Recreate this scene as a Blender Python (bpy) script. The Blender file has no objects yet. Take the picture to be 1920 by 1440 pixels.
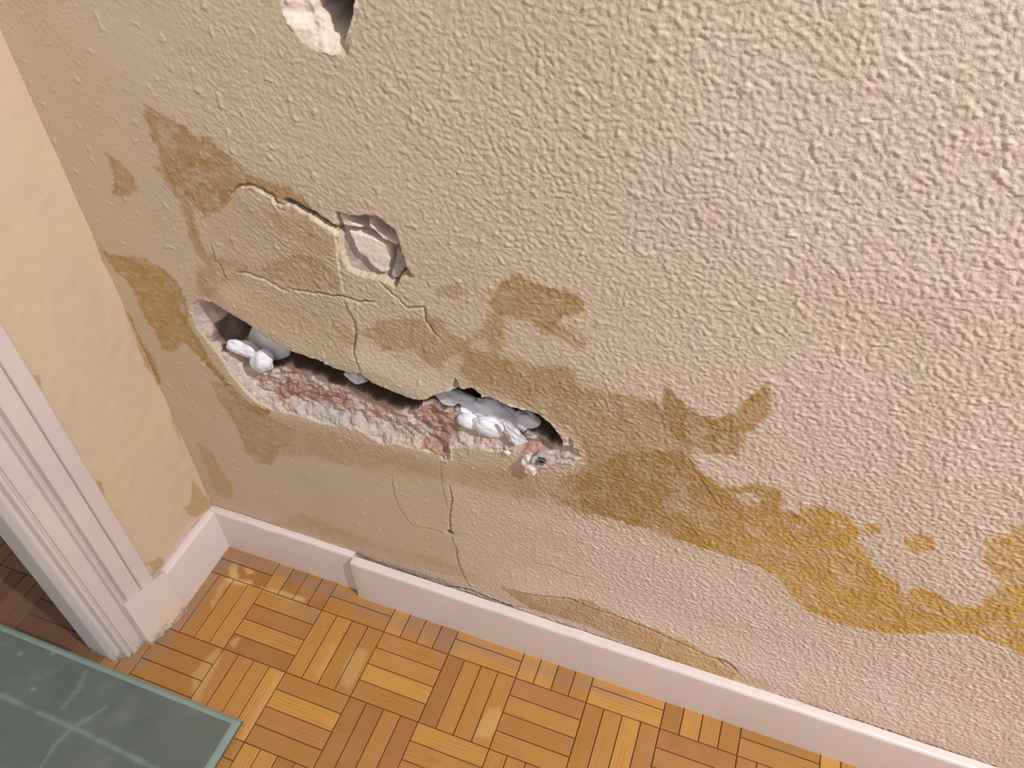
import bpy, math, random
import numpy as np
from mathutils import Vector, Matrix, noise as mnoise

random.seed(7)
SC = bpy.context.scene
COL = SC.collection

# ------------------------------------------------------------------ camera
F_PX, PITCH, YAW, ROLL = 1489.9, 0.78061, -0.35087, -0.00272
CAM = np.array([0.79637, -0.61945, 1.25822])
FW = np.array([math.sin(YAW)*math.cos(PITCH), math.cos(YAW)*math.cos(PITCH), -math.sin(PITCH)])
_r = np.array([math.cos(YAW), -math.sin(YAW), 0.0]); _u = np.cross(_r, FW)
RT = math.cos(ROLL)*_r + math.sin(ROLL)*_u
UP = -math.sin(ROLL)*_r + math.cos(ROLL)*_u
cd = bpy.data.cameras.new('camera'); cam = bpy.data.objects.new('camera', cd); COL.objects.link(cam)
cd.sensor_width = 36; cd.lens = F_PX/1920*36; cd.clip_start = 0.02; cd.clip_end = 50
cam.matrix_world = Matrix(((RT[0], UP[0], -FW[0], CAM[0]), (RT[1], UP[1], -FW[1], CAM[1]),
                           (RT[2], UP[2], -FW[2], CAM[2]), (0, 0, 0, 1)))
SC.camera = cam

# ------------------------------------------------------------------ light
LAMP_POS = (2.30, -0.80, 2.75)
ld = bpy.data.lights.new('ceiling_lamp', 'POINT'); ld.energy = 300; ld.shadow_soft_size = 0.045
ld.color = (1.0, 0.995, 1.0)
lo = bpy.data.objects.new('ceiling_lamp_light', ld); lo.location = LAMP_POS; COL.objects.link(lo)
W = bpy.data.worlds.new('room_ambient'); SC.world = W; W.use_nodes = True
W.node_tree.nodes['Background'].inputs[0].default_value = (0.93, 0.95, 0.98, 1)
W.node_tree.nodes['Background'].inputs[1].default_value = 0.58
SC.view_settings.view_transform = 'Standard'; SC.view_settings.look = 'None'
SC.view_settings.exposure = 0.0; SC.view_settings.gamma = 1.0
SC.view_settings.use_curve_mapping = False

# ------------------------------------------------------------------ helpers
def ray(x, y): return FW*F_PX + RT*(x-960) - UP*(y-720)
def on_wall(p, Y=0.0):
    d = ray(*p); return CAM + d*(Y-CAM[1])/d[1]
def on_left(p, X=0.0):
    d = ray(*p); return CAM + d*(X-CAM[0])/d[0]
def on_floor(p, Z=0.0):
    d = ray(*p); return CAM + d*(Z-CAM[2])/d[2]
def WP(pts, Y=0.0): return np.array([[on_wall(p, Y)[0], on_wall(p, Y)[2]] for p in pts])
def LP(pts): return np.array([[on_left(p)[1], on_left(p)[2]] for p in pts])
def FP(pts, Z=0.0): return np.array([[on_floor(p, Z)[0], on_floor(p, Z)[1]] for p in pts])

def lin(c):
    if isinstance(c, str): c = [int(c[i:i+2], 16) for i in (0, 2, 4)]
    r = []
    for v in c:
        v = v/255.0; r.append(v/12.92 if v <= .04045 else ((v+.055)/1.055)**2.4)
    return (r[0], r[1], r[2], 1.0)

def sst(a, b, x):
    t = np.clip((x-a)/(b-a), 0, 1); return t*t*(3-2*t)

def perlin(x, y, seed=0):
    rng = np.random.RandomState(seed); P = rng.permutation(512)
    ang = rng.rand(512)*2*np.pi; gx, gy = np.cos(ang), np.sin(ang)
    xi = np.floor(x).astype(np.int64); yi = np.floor(y).astype(np.int64)
    xf, yf = x-xi, y-yi
    def g(ix, iy, dx, dy):
        h = P[(P[ix & 511] + iy) & 511]; return gx[h]*dx + gy[h]*dy
    u = xf*xf*xf*(xf*(xf*6-15)+10); v = yf*yf*yf*(yf*(yf*6-15)+10)
    a = g(xi, yi, xf, yf)*(1-u) + g(xi+1, yi, xf-1, yf)*u
    b = g(xi, yi+1, xf, yf-1)*(1-u) + g(xi+1, yi+1, xf-1, yf-1)*u
    return (a*(1-v) + b*v)*1.5

def fbm(x, y, o=4, seed=0):
    s = 0; a = 1.0
    for k in range(o):
        s = s + a*perlin(x*2**k, y*2**k, seed+k); a *= .5
    return s/1.6

def sdf(X, Z, poly, margin=0.06):
    """signed distance (positive inside), only evaluated near the polygon"""
    out = np.full(X.shape, -margin)
    lo_ = poly.min(0)-margin; hi_ = poly.max(0)+margin
    m = (X > lo_[0]) & (X < hi_[0]) & (Z > lo_[1]) & (Z < hi_[1])
    x, z = X[m], Z[m]
    if x.size == 0: return out
    d2 = np.full(x.shape, 1e9); ins = np.zeros(x.shape, bool)
    n = len(poly)
    for i in range(n):
        ax, az = poly[i]; bx, bz = poly[(i+1) % n]
        ex, ez = bx-ax, bz-az
        t = np.clip(((x-ax)*ex+(z-az)*ez)/(ex*ex+ez*ez+1e-12), 0, 1)
        d2 = np.minimum(d2, (x-ax-t*ex)**2+(z-az-t*ez)**2)
        c = (az > z) != (bz > z)
        if abs(ez) > 1e-12: ins ^= c & (x < ax+(z-az)*ex/ez)
    d = np.sqrt(d2); out[m] = np.where(ins, d, np.maximum(-d, -margin)); return out

def line_sd(X, Z, pts, margin=0.08):
    """distance to a polyline and side (+1 = left/below side)"""
    D = np.full(X.shape, margin); S = np.zeros(X.shape); T = np.zeros(X.shape)
    lo_ = pts.min(0)-margin; hi_ = pts.max(0)+margin
    m = (X > lo_[0]) & (X < hi_[0]) & (Z > lo_[1]) & (Z < hi_[1])
    x, z = X[m], Z[m]; d2 = np.full(x.shape, 1e9); sd = np.zeros(x.shape); tt = np.zeros(x.shape)
    n = len(pts)-1
    for i in range(n):
        ax, az = pts[i]; bx, bz = pts[i+1]; ex, ez = bx-ax, bz-az
        t = np.clip(((x-ax)*ex+(z-az)*ez)/(ex*ex+ez*ez+1e-12), 0, 1)
        dd = (x-ax-t*ex)**2+(z-az-t*ez)**2
        k = dd < d2; d2[k] = dd[k]
        cr = ex*(z-az)-ez*(x-ax)
        sd[k] = np.sign(-cr[k]); tt[k] = (i+t[k])/n
    D[m] = np.minimum(np.sqrt(d2), margin); S[m] = sd; T[m] = tt
    return D, S, T

def mesh_from(name, V, Fq, mat, parent=None, attrs=None, smooth=True, uv=None):
    V = np.asarray(V, np.float32); Fq = np.asarray(Fq, np.int32)
    me = bpy.data.meshes.new(name); k = Fq.shape[1]
    me.vertices.add(len(V)); me.vertices.foreach_set('co', V.ravel())
    me.loops.add(Fq.size); me.loops.foreach_set('vertex_index', Fq.ravel())
    me.polygons.add(len(Fq))
    me.polygons.foreach_set('loop_start', np.arange(0, Fq.size, k, dtype=np.int32))
    me.polygons.foreach_set('loop_total', np.full(len(Fq), k, np.int32))
    me.polygons.foreach_set('use_smooth', np.full(len(Fq), smooth))
    if attrs:
        for an, av in attrs.items():
            a = me.attributes.new(an, 'FLOAT', 'POINT'); a.data.foreach_set('value', np.asarray(av, np.float32).ravel())
    me.update(calc_edges=True)
    me.materials.append(mat)
    o = bpy.data.objects.new(name, me); COL.objects.link(o)
    if parent: o.parent = parent
    return o

def pymesh(name, V, F, mat, parent=None, smooth=False, bevel=0, seg=2):
    me = bpy.data.meshes.new(name); me.from_pydata([tuple(v) for v in V], [], F); me.update()
    if smooth:
        for p in me.polygons: p.use_smooth = True
    me.materials.append(mat)
    o = bpy.data.objects.new(name, me); COL.objects.link(o)
    if parent: o.parent = parent
    if bevel:
        b = o.modifiers.new('bevel', 'BEVEL'); b.width = bevel; b.segments = seg; b.limit_method = 'ANGLE'
        b.angle_limit = math.radians(25)
        for p in me.polygons: p.use_smooth = True
        w = o.modifiers.new('wn', 'WEIGHTED_NORMAL'); w.keep_sharp = True
    return o

def tag(o, label=None, cat=None, group=None, kind=None):
    if label: o['label'] = label
    if cat: o['category'] = cat
    if group: o['group'] = group
    if kind: o['kind'] = kind
    return o

# ------------------------------------------------------------------ node helper
class NT:
    def __init__(s, name, rough=.7, spec=.3):
        s.m = bpy.data.materials.new(name); s.m.use_nodes = True; s.t = s.m.node_tree
        s.b = s.t.nodes['Principled BSDF']; s.b.inputs['Roughness'].default_value = rough
        s.b.inputs['Specular IOR Level'].default_value = spec
        s.pos = s.t.nodes.new('ShaderNodeNewGeometry').outputs['Position']
    def n(s, t): return s.t.nodes.new(t)
    def put(s, sock, v):
        if isinstance(v, bpy.types.NodeSocket): s.t.links.new(v, sock)
        elif v is not None: sock.default_value = v
    def attr(s, name):
        a = s.n('ShaderNodeAttribute'); a.attribute_name = name; return a.outputs['Fac']
    def noise(s, scale, det=4, rough=.6, vec=None, dist=0.0):
        a = s.n('ShaderNodeTexNoise'); s.put(a.inputs['Vector'], vec or s.pos)
        a.inputs['Scale'].default_value = scale; a.inputs['Detail'].default_value = det
        a.inputs['Roughness'].default_value = rough; a.inputs['Distortion'].default_value = dist
        return a.outputs['Fac']
    def math(s, op, a, b=0.0, clamp=False):
        m = s.n('ShaderNodeMath'); m.operation = op; m.use_clamp = clamp
        s.put(m.inputs[0], a); s.put(m.inputs[1], b); return m.outputs[0]
    def ramp(s, v, a, b, c=0.0, d=1.0):
        m = s.n('ShaderNodeMapRange'); m.interpolation_type = 'SMOOTHSTEP'; s.put(m.inputs['Value'], v)
        for i, x in zip(('From Min', 'From Max', 'To Min', 'To Max'), (a, b, c, d)): m.inputs[i].default_value = x
        return m.outputs['Result']
    def mix(s, f, a, b, mode='MIX'):
        m = s.n('ShaderNodeMix'); m.data_type = 'RGBA'; m.blend_type = mode
        s.put(m.inputs[0], f); s.put(m.inputs[6], a); s.put(m.inputs[7], b); return m.outputs[2]
    def mapping(s, scale, vec=None, rot=(0, 0, 0)):
        m = s.n('ShaderNodeMapping'); s.put(m.inputs[0], vec or s.pos)
        m.inputs['Scale'].default_value = scale; m.inputs['Rotation'].default_value = rot; return m.outputs[0]
    def col(s, v): s.put(s.b.inputs['Base Color'], v)
    def bump(s, h, strength=.3, dist=.002, normal=None):
        b = s.n('ShaderNodeBump'); s.put(b.inputs['Height'], h)
        b.inputs['Strength'].default_value = strength; b.inputs['Distance'].default_value = dist
        if normal: s.put(b.inputs['Normal'], normal)
        s.t.links.new(b.outputs[0], s.b.inputs['Normal']); return b.outputs[0]

# stucco wall paint --------------------------------------------------
def mat_wall():
    k = NT('stucco_paint', .62, .35)
    big = k.noise(3.0, 3); fine = k.noise(60, 4); mid = k.noise(14, 3)
    base = k.mix(k.ramp(big, .35, .65), lin('c9b79c'), lin('cdb8a1'))
    base = k.mix(k.ramp(mid, .45, .75, 0, .35), base, lin('cdb898'))
    base = k.mix(k.math('MULTIPLY', k.attr('pink'), 1.0, True), base, lin('dec8ba'))
    st = k.attr('stain'); oc = k.attr('ochre')
    st = k.math('MULTIPLY', k.math('MULTIPLY', st, k.ramp(fine, .3, .7, .85, 1.2)), k.ramp(k.noise(150, 4, .7), .3, .7, .8, 1.25), True)
    sc = k.mix(k.math('MULTIPLY', oc, k.ramp(k.noise(32, 4), .3, .65, .6, 1.1), True), lin('a4814f'), lin('cba04e'))
    c = k.mix(st, base, sc)
    c = k.mix(k.attr('white'), c, lin('dccfbd'))
    c = k.mix(k.attr('dirt_and_shade'), c, lin('4a3a26'))
    k.col(c)
    h = k.noise(520, 3); h2 = k.noise(210, 4, .65)
    hh = k.math('ADD', k.math('MULTIPLY', h, .4), h2)
    hh = k.math('MULTIPLY', hh, k.math('SUBTRACT', 1.0, k.math('MULTIPLY', k.attr('smooth'), .75)))
    k.bump(hh, .75, .0014)
    return k.m
def mat_masonry():
    k = NT('broken_masonry', .9, .15)
    n1 = k.noise(45, 6, .7); n2 = k.noise(150, 5, .7); n3 = k.noise(22, 3)
    mortar = k.mix(k.ramp(n2, .35, .65), lin('b3a496'), lin('d8c7bb'))
    mortar = k.mix(k.ramp(n3, .5, .62, 0, .55), mortar, lin('c19a88'))
    brick = k.mix(k.ramp(n2, .35, .7), lin('a67e6c'), lin('c1a092'))
    rf = k.math('ADD', k.attr('brick'), k.ramp(n1, .3, .7, -.35, .35))
    c = k.mix(k.ramp(rf, .38, .66), mortar, brick)
    c = k.mix(k.attr('grey'), c, k.mix(k.ramp(n1, .4, .6), lin('b3a89f'), lin('c8bcb3')))
    c = k.mix(k.math('MULTIPLY', k.attr('cavity_shade'), .95), c, k.mix(k.ramp(n3, .42, .6), lin('4c352a'), lin('514236')))  # shade inside the slot cavity, put into the colour
    c = k.mix(k.math('MULTIPLY', k.attr('dark'), .8), c, lin('6a5a4e'))  # deepest pocket's shade, painted in the same way
    k.col(c)
    h = k.math('ADD', k.noise(260, 4, .7), k.math('MULTIPLY', n1, 1.5))
    k.bump(h, .4, .002)
    return k.m
def mat_bare():
    k = NT('bare_plaster', .85, .2)
    n = k.noise(50, 4); n2 = k.noise(200, 4)
    pl = k.mix(k.ramp(n, .35, .65), lin('e0cdbb'), lin('e6d5c6'))
    c = k.mix(k.attr('grey'), pl, k.mix(k.ramp(n, .4, .6), lin('9f9289'), lin('b2a69e')))  # grey backing, darkened to carry some of the recess shade
    c = k.mix(k.attr('brick'), c, lin('b98c76'))
    c = k.mix(k.attr('dark'), c, lin('2a2421'))  # darkness of the open hole, put into the colour
    k.col(c)
    k.bump(n2, .3, .0012); return k.m
def mat_side():
    k = NT('papered_side_wall', .6, .3)
    big = k.noise(4, 3); fine = k.noise(90, 4)
    base = k.mix(k.ramp(big, .38, .62), lin('cab99d'), lin('cab59e'))
    st = k.math('MULTIPLY', k.attr('stain'), k.ramp(fine, .2, .8, .8, 1.15), True)
    c = k.mix(st, base, lin('a8854f'))
    c = k.mix(k.attr('pink'), c, lin('d3bdb3'))
    c = k.mix(k.attr('dirt_and_shade'), c, lin('7d6650'))
    k.col(c); k.bump(k.noise(35, 3), .12, .002); return k.m
def paint(name, c1, c2, rough=.45, dirt_and_shade=None, yellow=False):
    k = NT(name, rough, .45)
    n = k.noise(6, 3); f = k.noise(70, 4, .7)
    c = k.mix(k.ramp(n, .35, .65), lin(c1), lin(c2))
    if yellow:
        p = k.n('ShaderNodeSeparateXYZ'); k.put(p.inputs[0], k.pos)
        zf = k.ramp(p.outputs[2], .09, .02)
        c = k.mix(k.math('MULTIPLY', zf, k.ramp(k.noise(18, 3), .4, .6, 0, .55)), c, lin('e3cdaa'))
    if dirt_and_shade:
        p = k.n('ShaderNodeSeparateXYZ'); k.put(p.inputs[0], k.pos)
        zf = k.ramp(p.outputs[2], dirt_and_shade, 0.0)
        zf = k.math('MULTIPLY', zf, k.ramp(k.noise(90, 5, .7), .42, .6))
        c = k.mix(zf, c, lin('8d8173'))
    sp = k.ramp(f, .70, .76, 0, .5)
    c = k.mix(sp, c, lin('a89886'))
    k.col(c); k.bump(k.noise(120, 4), .08, .001); return k.m
def mat_floor():
    k = NT('varnished_parquet', .42, .4)
    uv = k.n('ShaderNodeUVMap').outputs[0]
    t = k.attr('tone'); t2 = k.attr('tone2')
    g = k.noise(1.0, 5, .6, vec=k.mapping((9, 60, 1), uv), dist=.8)
    g2 = k.noise(1.0, 3, .5, vec=k.mapping((5, 26, 1), uv), dist=1.8)
    c = k.mix(t, lin('9d6b32'), lin('c28b43'))
    c = k.mix(k.math('MULTIPLY', t2, .55), c, lin('9a663e'))
    c = k.mix(k.ramp(g, .5, .75, 0, .22), c, lin('8c5a28'))
    w = k.n('ShaderNodeTexWave'); w.wave_type = 'RINGS'; k.put(w.inputs['Vector'], k.mapping((9, 34, 1), uv))
    w.inputs['Scale'].default_value = 1.6; w.inputs['Distortion'].default_value = 3.0; w.inputs['Detail'].default_value = 1.5
    c = k.mix(k.math('MULTIPLY', k.ramp(w.outputs['Fac'], .72, .98, 0, .5), k.ramp(g2, .45, .6)), c, lin('95602a'))
    c = k.mix(k.ramp(k.noise(7, 4), .5, .7, 0, .25), c, lin('b98a58'))
    c = k.mix(k.attr('pale'), c, lin('cda468'))
    c = k.mix(k.attr('grime'), c, lin('8f7468'))
    c = k.mix(k.attr('hall_shade'), c, k.mix(t, lin('5a3c28'), lin('7a5634')))  # shade beyond the doorway, put into a darker wood colour
    c = k.mix(k.attr('gap'), c, lin('6e4a30'))
    k.col(c)
    k.put(k.b.inputs['Roughness'], k.ramp(k.noise(30, 3), .3, .7, .45, .65))
    k.bump(g, .12, .0006); return k.m
def mat_mat(c1, c2, c3, name):
    k = NT(name, .8, .25)
    n = k.noise(9, 4); f = k.noise(500, 2)
    c = k.mix(k.ramp(n, .3, .7), lin(c1), lin(c2))
    c = k.mix(k.ramp(k.noise(22, 4), .5, .72, 0, .4), c, lin(c3))
    c = k.mix(k.attr('crease'), c, lin('8c9689'))
    k.col(c); k.bump(f, .25, .0006); return k.m
def mat_paper():
    k = NT('white_tissue_paper', .75, .2)
    c = k.mix(k.ramp(k.noise(30, 4), .35, .7), lin('f0edf2'), lin('e3dfe6'))
    k.col(c); k.bump(k.noise(90, 3), .2, .002)
    k.b.inputs['Subsurface Weight'].default_value = .0
    return k.m
def mat_simple(name, c1, c2, sc=60, rough=.85, bs=.4, bd=.002):
    k = NT(name, rough, .2); n = k.noise(sc, 5, .65)
    k.col(k.mix(k.ramp(n, .35, .65), lin(c1), lin(c2))); k.bump(k.noise(sc*4, 4, .7), bs, bd); return k.m

M_WALL, M_MAS, M_BARE, M_SIDE = mat_wall(), mat_masonry(), mat_bare(), mat_side()
M_BASE = paint('baseboard_paint', 'e0d3cd', 'dccfc6', .42)
M_BASEL = paint('left_baseboard_paint', 'dccfc9', 'd8ccc8', .42)
M_PLINTH = paint('plinth_paint', 'dccfc9', 'd8ccc8', .45, .03, True)
M_CASE = paint('casing_paint', 'cbbfbb', 'd1c4bc', .42, .03)
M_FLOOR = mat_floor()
M_PAPER = mat_paper()
M_CHUNK = mat_simple('plaster_chunk', 'f0e8da', 'ddd3c6', 70)
M_HOLEDARK = mat_simple('dark_void', '3f3632', '4a403a', 40)

# ================================================================== MAIN WALL
HOLE = WP([(360,572),(372,562),(400,565),(437,583),(470,603),(505,630),(545,652),(580,662),(604,672),(630,685),(655,692),(680,694),
  (700,712),(740,727),(768,738),(790,743),(808,741),(822,735),(845,731),(853,706),(864,728),(885,728),(905,743),(930,750),(955,760),
  (985,768),(1010,778),(1030,793),(1048,812),(1058,832),(1063,836),(1068,822),(1078,838),(1091,856),(1070,862),(1040,866),
  (1010,858),(985,852),(960,850),(930,848),(900,842),(868,838),(846,840),(842,864),(830,864),(822,852),(800,847),(770,840),(745,832),(715,832),
  (695,818),(665,802),(635,800),(600,792),(572,782),(545,775),(510,768),(480,752),(462,735),(438,708),(415,672),(388,640),(367,612),(361,590)])
_low = WP([(440,690),(462,704),(485,708),(512,702),(532,694),(560,702),(590,716),(618,730),(655,738),(690,752),(722,770),(745,779),
  (778,778),(786,766),(806,768),(826,778),(850,779),(865,797),(900,813),(940,820),(962,836),(985,820),(1005,826),(1030,842),(1050,846),(1060,838)], .003)
_up = WP([(1056,826),(1030,793),(1010,778),(955,760),(905,743),(885,728),(864,728),(822,735),(790,743),(740,727),(700,712),(680,694),(630,685),
  (604,672),(545,652),(505,630),(470,603),(437,583),(400,565),(376,564)])
_lo2 = WP([(392,578),(405,595),(412,615),(428,640),(438,665)], .012)
CAVITY = np.vstack([_low, _up, _lo2])
DEEP = WP([(412,592),(425,584),(445,583),(468,598),(480,620),(470,636),(450,642),(430,640),(416,622)], .03)
BRICKP = [WP(p, .008) for p in ([(505,735),(540,718),(580,728),(640,742),(660,756),(640,764),(600,760),(560,748),(520,752)],
   [(785,770),(806,766),(850,785),(865,800),(845,822),(848,842),(825,858),(790,835),(812,812),(790,800)],
   [(975,850),(985,824),(1010,824),(1040,840),(1010,848),(1000,852)], [(550,690),(580,700),(660,740),(760,770),(780,760),(650,690),(560,650)])]
GREYP = [WP(p, .006) for p in ([(548,762),(590,765),(650,778),(700,796),(722,826),(700,822),(660,800),(600,788),(555,775)],
   [(365,570),(440,580),(520,640),(530,700),(500,700),(440,650),(400,625),(370,600)])]
PATCH = WP([(629,396),(645,400),(655,404),(665,402),(674,405),(684,402),(705,405),(725,417),(740,432),(748,448),(752,465),(758,482),(762,500),
  (776,518),(768,522),(758,515),(750,522),(742,540),(733,532),(725,528),(700,521),(672,514),(655,506),(645,488),(638,460),(633,430)])
ISL1 = WP([(690,408),(697,424),(708,440),(722,448),(735,455),(744,462),(741,468),(728,460),(712,455),(700,440),(690,432),(685,418)])
ISL2 = WP([(648,436),(668,440),(690,452),(712,462),(722,470),(728,492),(722,515),(708,516),(690,500),(684,488),(668,478),(660,460)])
ISL3 = WP([(735,478),(752,484),(755,508),(745,525),(732,532),(728,520),(734,500)])
ISL0 = WP([(629,396),(645,410),(660,422),(680,432),(655,430),(640,426)])
TOPHOLE = WP([(523,-30),(527,20),(533,42),(550,60),(570,82),(592,97),(622,104),(652,105),(655,72),(668,35),(674,0),(676,-60),(640,-110),(590,-112),(545,-80)])
TOPDARK = WP([(586,-40),(583,0),(590,24),(606,33),(612,50),(622,58),(640,68),(653,73),(664,40),(674,0),(676,-60),(640,-100),(600,-85)], .010)

def build_wall():
    xs = np.concatenate([np.arange(0, 1.36, .00115), np.arange(1.36, 2.9, .006)])
    zs = np.concatenate([np.arange(0, 1.10, .00115), np.arange(1.10, 2.45, .006)])
    X, Z = np.meshgrid(xs, zs)
    # gotele relief, flowing slightly downwards to the right
    a = math.radians(-32); U = X*math.cos(a)+Z*math.sin(a); V = -X*math.sin(a)+Z*math.cos(a)
    wx = .0035*perlin(X/.03, Z/.03, 91)+.0012*perlin(X/.008, Z/.008, 93); wz = .0035*perlin(X/.03, Z/.03, 92)+.0012*perlin(X/.008, Z/.008, 94)
    n1 = perlin((U+wx)/.0060, (V+wz)/.0047, 3); n2 = perlin((U+wx)/.0036, (V+wz)/.0030, 5); n3 = perlin(U/.021, V/.015, 6)
    worm = np.clip(n1*1.1+n3*.45+.1, -.35, .8) + .50*n2 + .35*(.3-np.abs(perlin((U+wz)/.0080, (V+wx)/.0055, 8)))
    amp = .00026 + .00066*sst(.10, .75, X+.25*perlin(X/.2, Z/.2, 14)) + .0002*sst(.8, 1.2, X)
    # flattened, refilled places
    flat = np.zeros_like(X)
    for pts, s in (([(405,950),(420,760),(520,800),(740,850),(860,870),(870,1060),(960,1110),(700,1045),(560,1000)], .72),
                   ([(160,0),(0,0),(0,60),(405,950),(420,800),(330,520),(300,400),(260,200),(330,60),(300,0)], .6),
                   ([(700,860),(960,890),(1050,960),(1100,1090),(1050,1120),(850,1080)], .35)):
        flat = np.maximum(flat, s*sst(-.03, .03, sdf(X, Z, WP(pts), .05)))
    amp = amp*(1-flat)
    H = -worm*amp
    # sparse drops
    dr = perlin(X/.012+7, Z/.012, 44); H -= .0011*sst(.5, .8, dr)*(1-.6*flat)
    H += .0025*fbm(X/.25, Z/.25, 3, 20)
    # ---- stains
    nz = .010*fbm(X/.045, Z/.045, 5, 30); nf = .0060*fbm(X/.010, Z/.008, 4, 31)
    ST = np.zeros_like(X)
    def add(pts, s, soft=.003, edge=.25, rough=1.0, px=True):
        nonlocal ST
        d = sdf(X, Z, WP(pts), .04) + nz*rough + nf*(.45+.55*min(rough, 1)) + .0016*perlin(X/.0042, Z/.0042, 35)
        k = sst(-soft, soft, d)
        ring = np.exp(-((d-soft)/.005)**2)*edge*.6
        ST = np.maximum(ST, k*s + ring*s*k)
    def stroke(pts, w, s, soft=.004):
        nonlocal ST
        D, S, T = line_sd(X, Z, WP(pts), .06)
        d = w - D + (nz+nf)*.7; ST = np.maximum(ST, s*sst(-soft, soft, d)*(D < .058))
    vary = 1 + .34*fbm(X/.05, Z/.05, 4, 33)
    # left, dull brown
    add([(272,195),(290,207),(330,228),(350,240),(365,252),(392,258),(420,285),(460,312),(500,338),(545,352),(580,385),(605,415),(575,405),(545,392),(520,378),(490,358),(455,350),(430,370),(415,400),(385,400),(365,385),(350,365),(320,345),(303,320),(295,290),(283,250),(277,225)], .62, rough=.55)
    ST *= 1-.35*sst(.0, .5, fbm(X/.02, Z/.02, 3, 34))
    add([(195,285),(212,295),(235,312),(250,335),(258,362),(245,368),(228,372),(212,362),(214,335),(210,308)], .5, rough=.4)
    stroke([(300,318),(345,375),(356,410),(372,470),(390,495)], .006, .5)
    add([(350,365),(400,372),(405,400),(392,410),(370,395)], .5)
    add([(430,370),(520,378),(560,395),(625,435),(640,550),(650,640),(600,660),(480,600),(400,560),(375,520),(380,490),(410,470),(390,420)], .17, soft=.012, edge=.1)
    add([(480,385),(560,398),(622,440),(628,475),(600,482),(565,455),(530,445),(500,415)], .38, soft=.010, edge=.1)
    add([(372,500),(395,480),(440,495),(500,492),(560,470),(610,490),(638,520),(640,548),(580,540),(520,530),(470,510),(430,525),(400,560),(372,555)], .42, soft=.006)
    add([(430,560),(470,540),(560,580),(650,640),(660,670),(600,655),(520,620),(460,590)], .25, soft=.012)
    add([(622,598),(650,605),(668,630),(672,650),(645,645),(630,620)], .36, soft=.006)
    # corner, strong
    add([(185,455),(205,478),(238,480),(272,485),(305,503),(332,530),(350,562),(352,600),(372,640),(405,690),(440,725),(470,757),(505,770),(500,785),(460,765),(420,722),(385,682),(362,655),(345,640),(328,662),(305,655),(292,622),(272,600),(258,560),(242,530),(215,505),(195,480)], .66, rough=.45)
    add([(230,575),(246,595),(264,640),(286,670),(303,722),(290,715),(270,680),(250,650)], .66, rough=.2)
    add([(392,712),(428,718),(455,745),(490,772),(530,792),(562,808),(545,832),(522,845),(508,872),(478,868),(458,845),(445,805),(430,772),(408,745)], .42, rough=.6)
    add([(372,832),(400,852),(432,905),(440,935),(405,930)], .33)
    add([(440,765),(560,795),(700,832),(830,868),(1000,882),(1100,900),(1060,940),(960,930),(850,905),(700,880),(600,860),(530,850)], .34, soft=.012, edge=0)
    add([(560,960),(640,990),(720,1020),(860,1060),(930,1100),(700,1045),(500,985)], .22, soft=.01, edge=0)
    # middle
    add([(925,540),(950,525),(975,515),(1000,533),(1035,540),(1062,545),(1092,562),(1095,580),(1080,590),(1055,592),(1045,605),(1038,626),(1018,615),(990,600),(960,597),(930,592),(915,570)], .62, rough=.55)
    add([(1035,605),(1075,612),(1095,630),(1099,650),(1085,652),(1062,640),(1030,632),(1008,622)], .42, rough=.4)
    add([(672,622),(718,600),(760,598),(802,595),(832,600),(852,625),(872,640),(852,665),(826,692),(800,682),(778,655),(750,655),(720,655),(700,640)], .44, rough=.8)
    add([(818,542),(858,536),(876,549),(852,562),(820,557)], .38, rough=.4)
    stroke([(850,655),(880,637),(912,622),(930,600)], .0065, .5)
    stroke([(930,600),(925,640),(930,680)], .010, .46)
    add([(925,670),(960,690),(1005,692),(1050,683),(1078,702),(1085,722),(1120,738),(1100,790),(1000,735),(960,715),(930,700)], .48, soft=.006)
    add([(870,650),(930,660),(1050,690),(1100,725),(1180,745),(1240,745),(1330,780),(1385,812),(1380,845),(1300,845),(1290,860),(1330,920),(1250,960),(1100,965),(1010,925),(1090,870),(1095,850),(1060,800),(1000,765),(920,740),(880,715),(862,690)], .52, soft=.008, rough=1.3)
    add([(1090,720),(1150,748),(1250,745),(1262,800),(1200,810),(1120,790)], .5, soft=.006, rough=1.3)
    add([(1240,715),(1265,735),(1300,772),(1345,785),(1385,768),(1412,738),(1437,721),(1448,745),(1440,785),(1400,808),(1350,812),(1345,838),(1385,852),(1330,852),(1275,830),(1240,780)], .66, rough=.5)
    # big ochre band
    add([(1100,880),(1160,850),(1230,845),(1285,852),(1310,882),(1350,910),(1388,912),(1422,905),(1466,920),(1468,945),(1462,962),(1500,958),(1542,952),(1592,972),(1612,990),(1612,1020),(1642,1062),(1680,1092),(1686,1122),(1722,1105),(1760,1110),(1782,1130),(1822,1142),(1852,1120),(1885,1095),(1960,1100),(1990,1300),(1920,1230),(1880,1210),(1800,1188),(1740,1185),(1660,1188),(1560,1165),(1512,1142),(1480,1110),(1450,1076),(1400,1052),(1330,1032),(1280,1012),(1200,988),(1120,965),(1060,932)], .74, rough=.55, soft=.004)
    ST -= .55*sst(-.004, .004, sdf(X, Z, WP([(1378,930),(1412,924),(1432,938),(1404,947)]), .03)+nf)*(ST > .2)
    ST *= 1-.30*sst(.05, .45, fbm(X/.035, Z/.03, 3, 37))*(X > .55)
    add([(1835,1040),(1862,1012),(1900,988),(1990,970),(1990,1160),(1890,1102),(1870,1085),(1850,1072),(1837,1060)], .52, rough=.8, soft=.006)
    for c, rx, ry in (((1725,1018), 30, 17), ((1637,992), 18, 11), ((1750,913), 8, 8)):
        add([(c[0]+rx*math.cos(t), c[1]+ry*math.sin(t)) for t in np.linspace(0, 6.28, 12)[:-1]], .62 if rx > 10 else .25, rough=.25)
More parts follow.
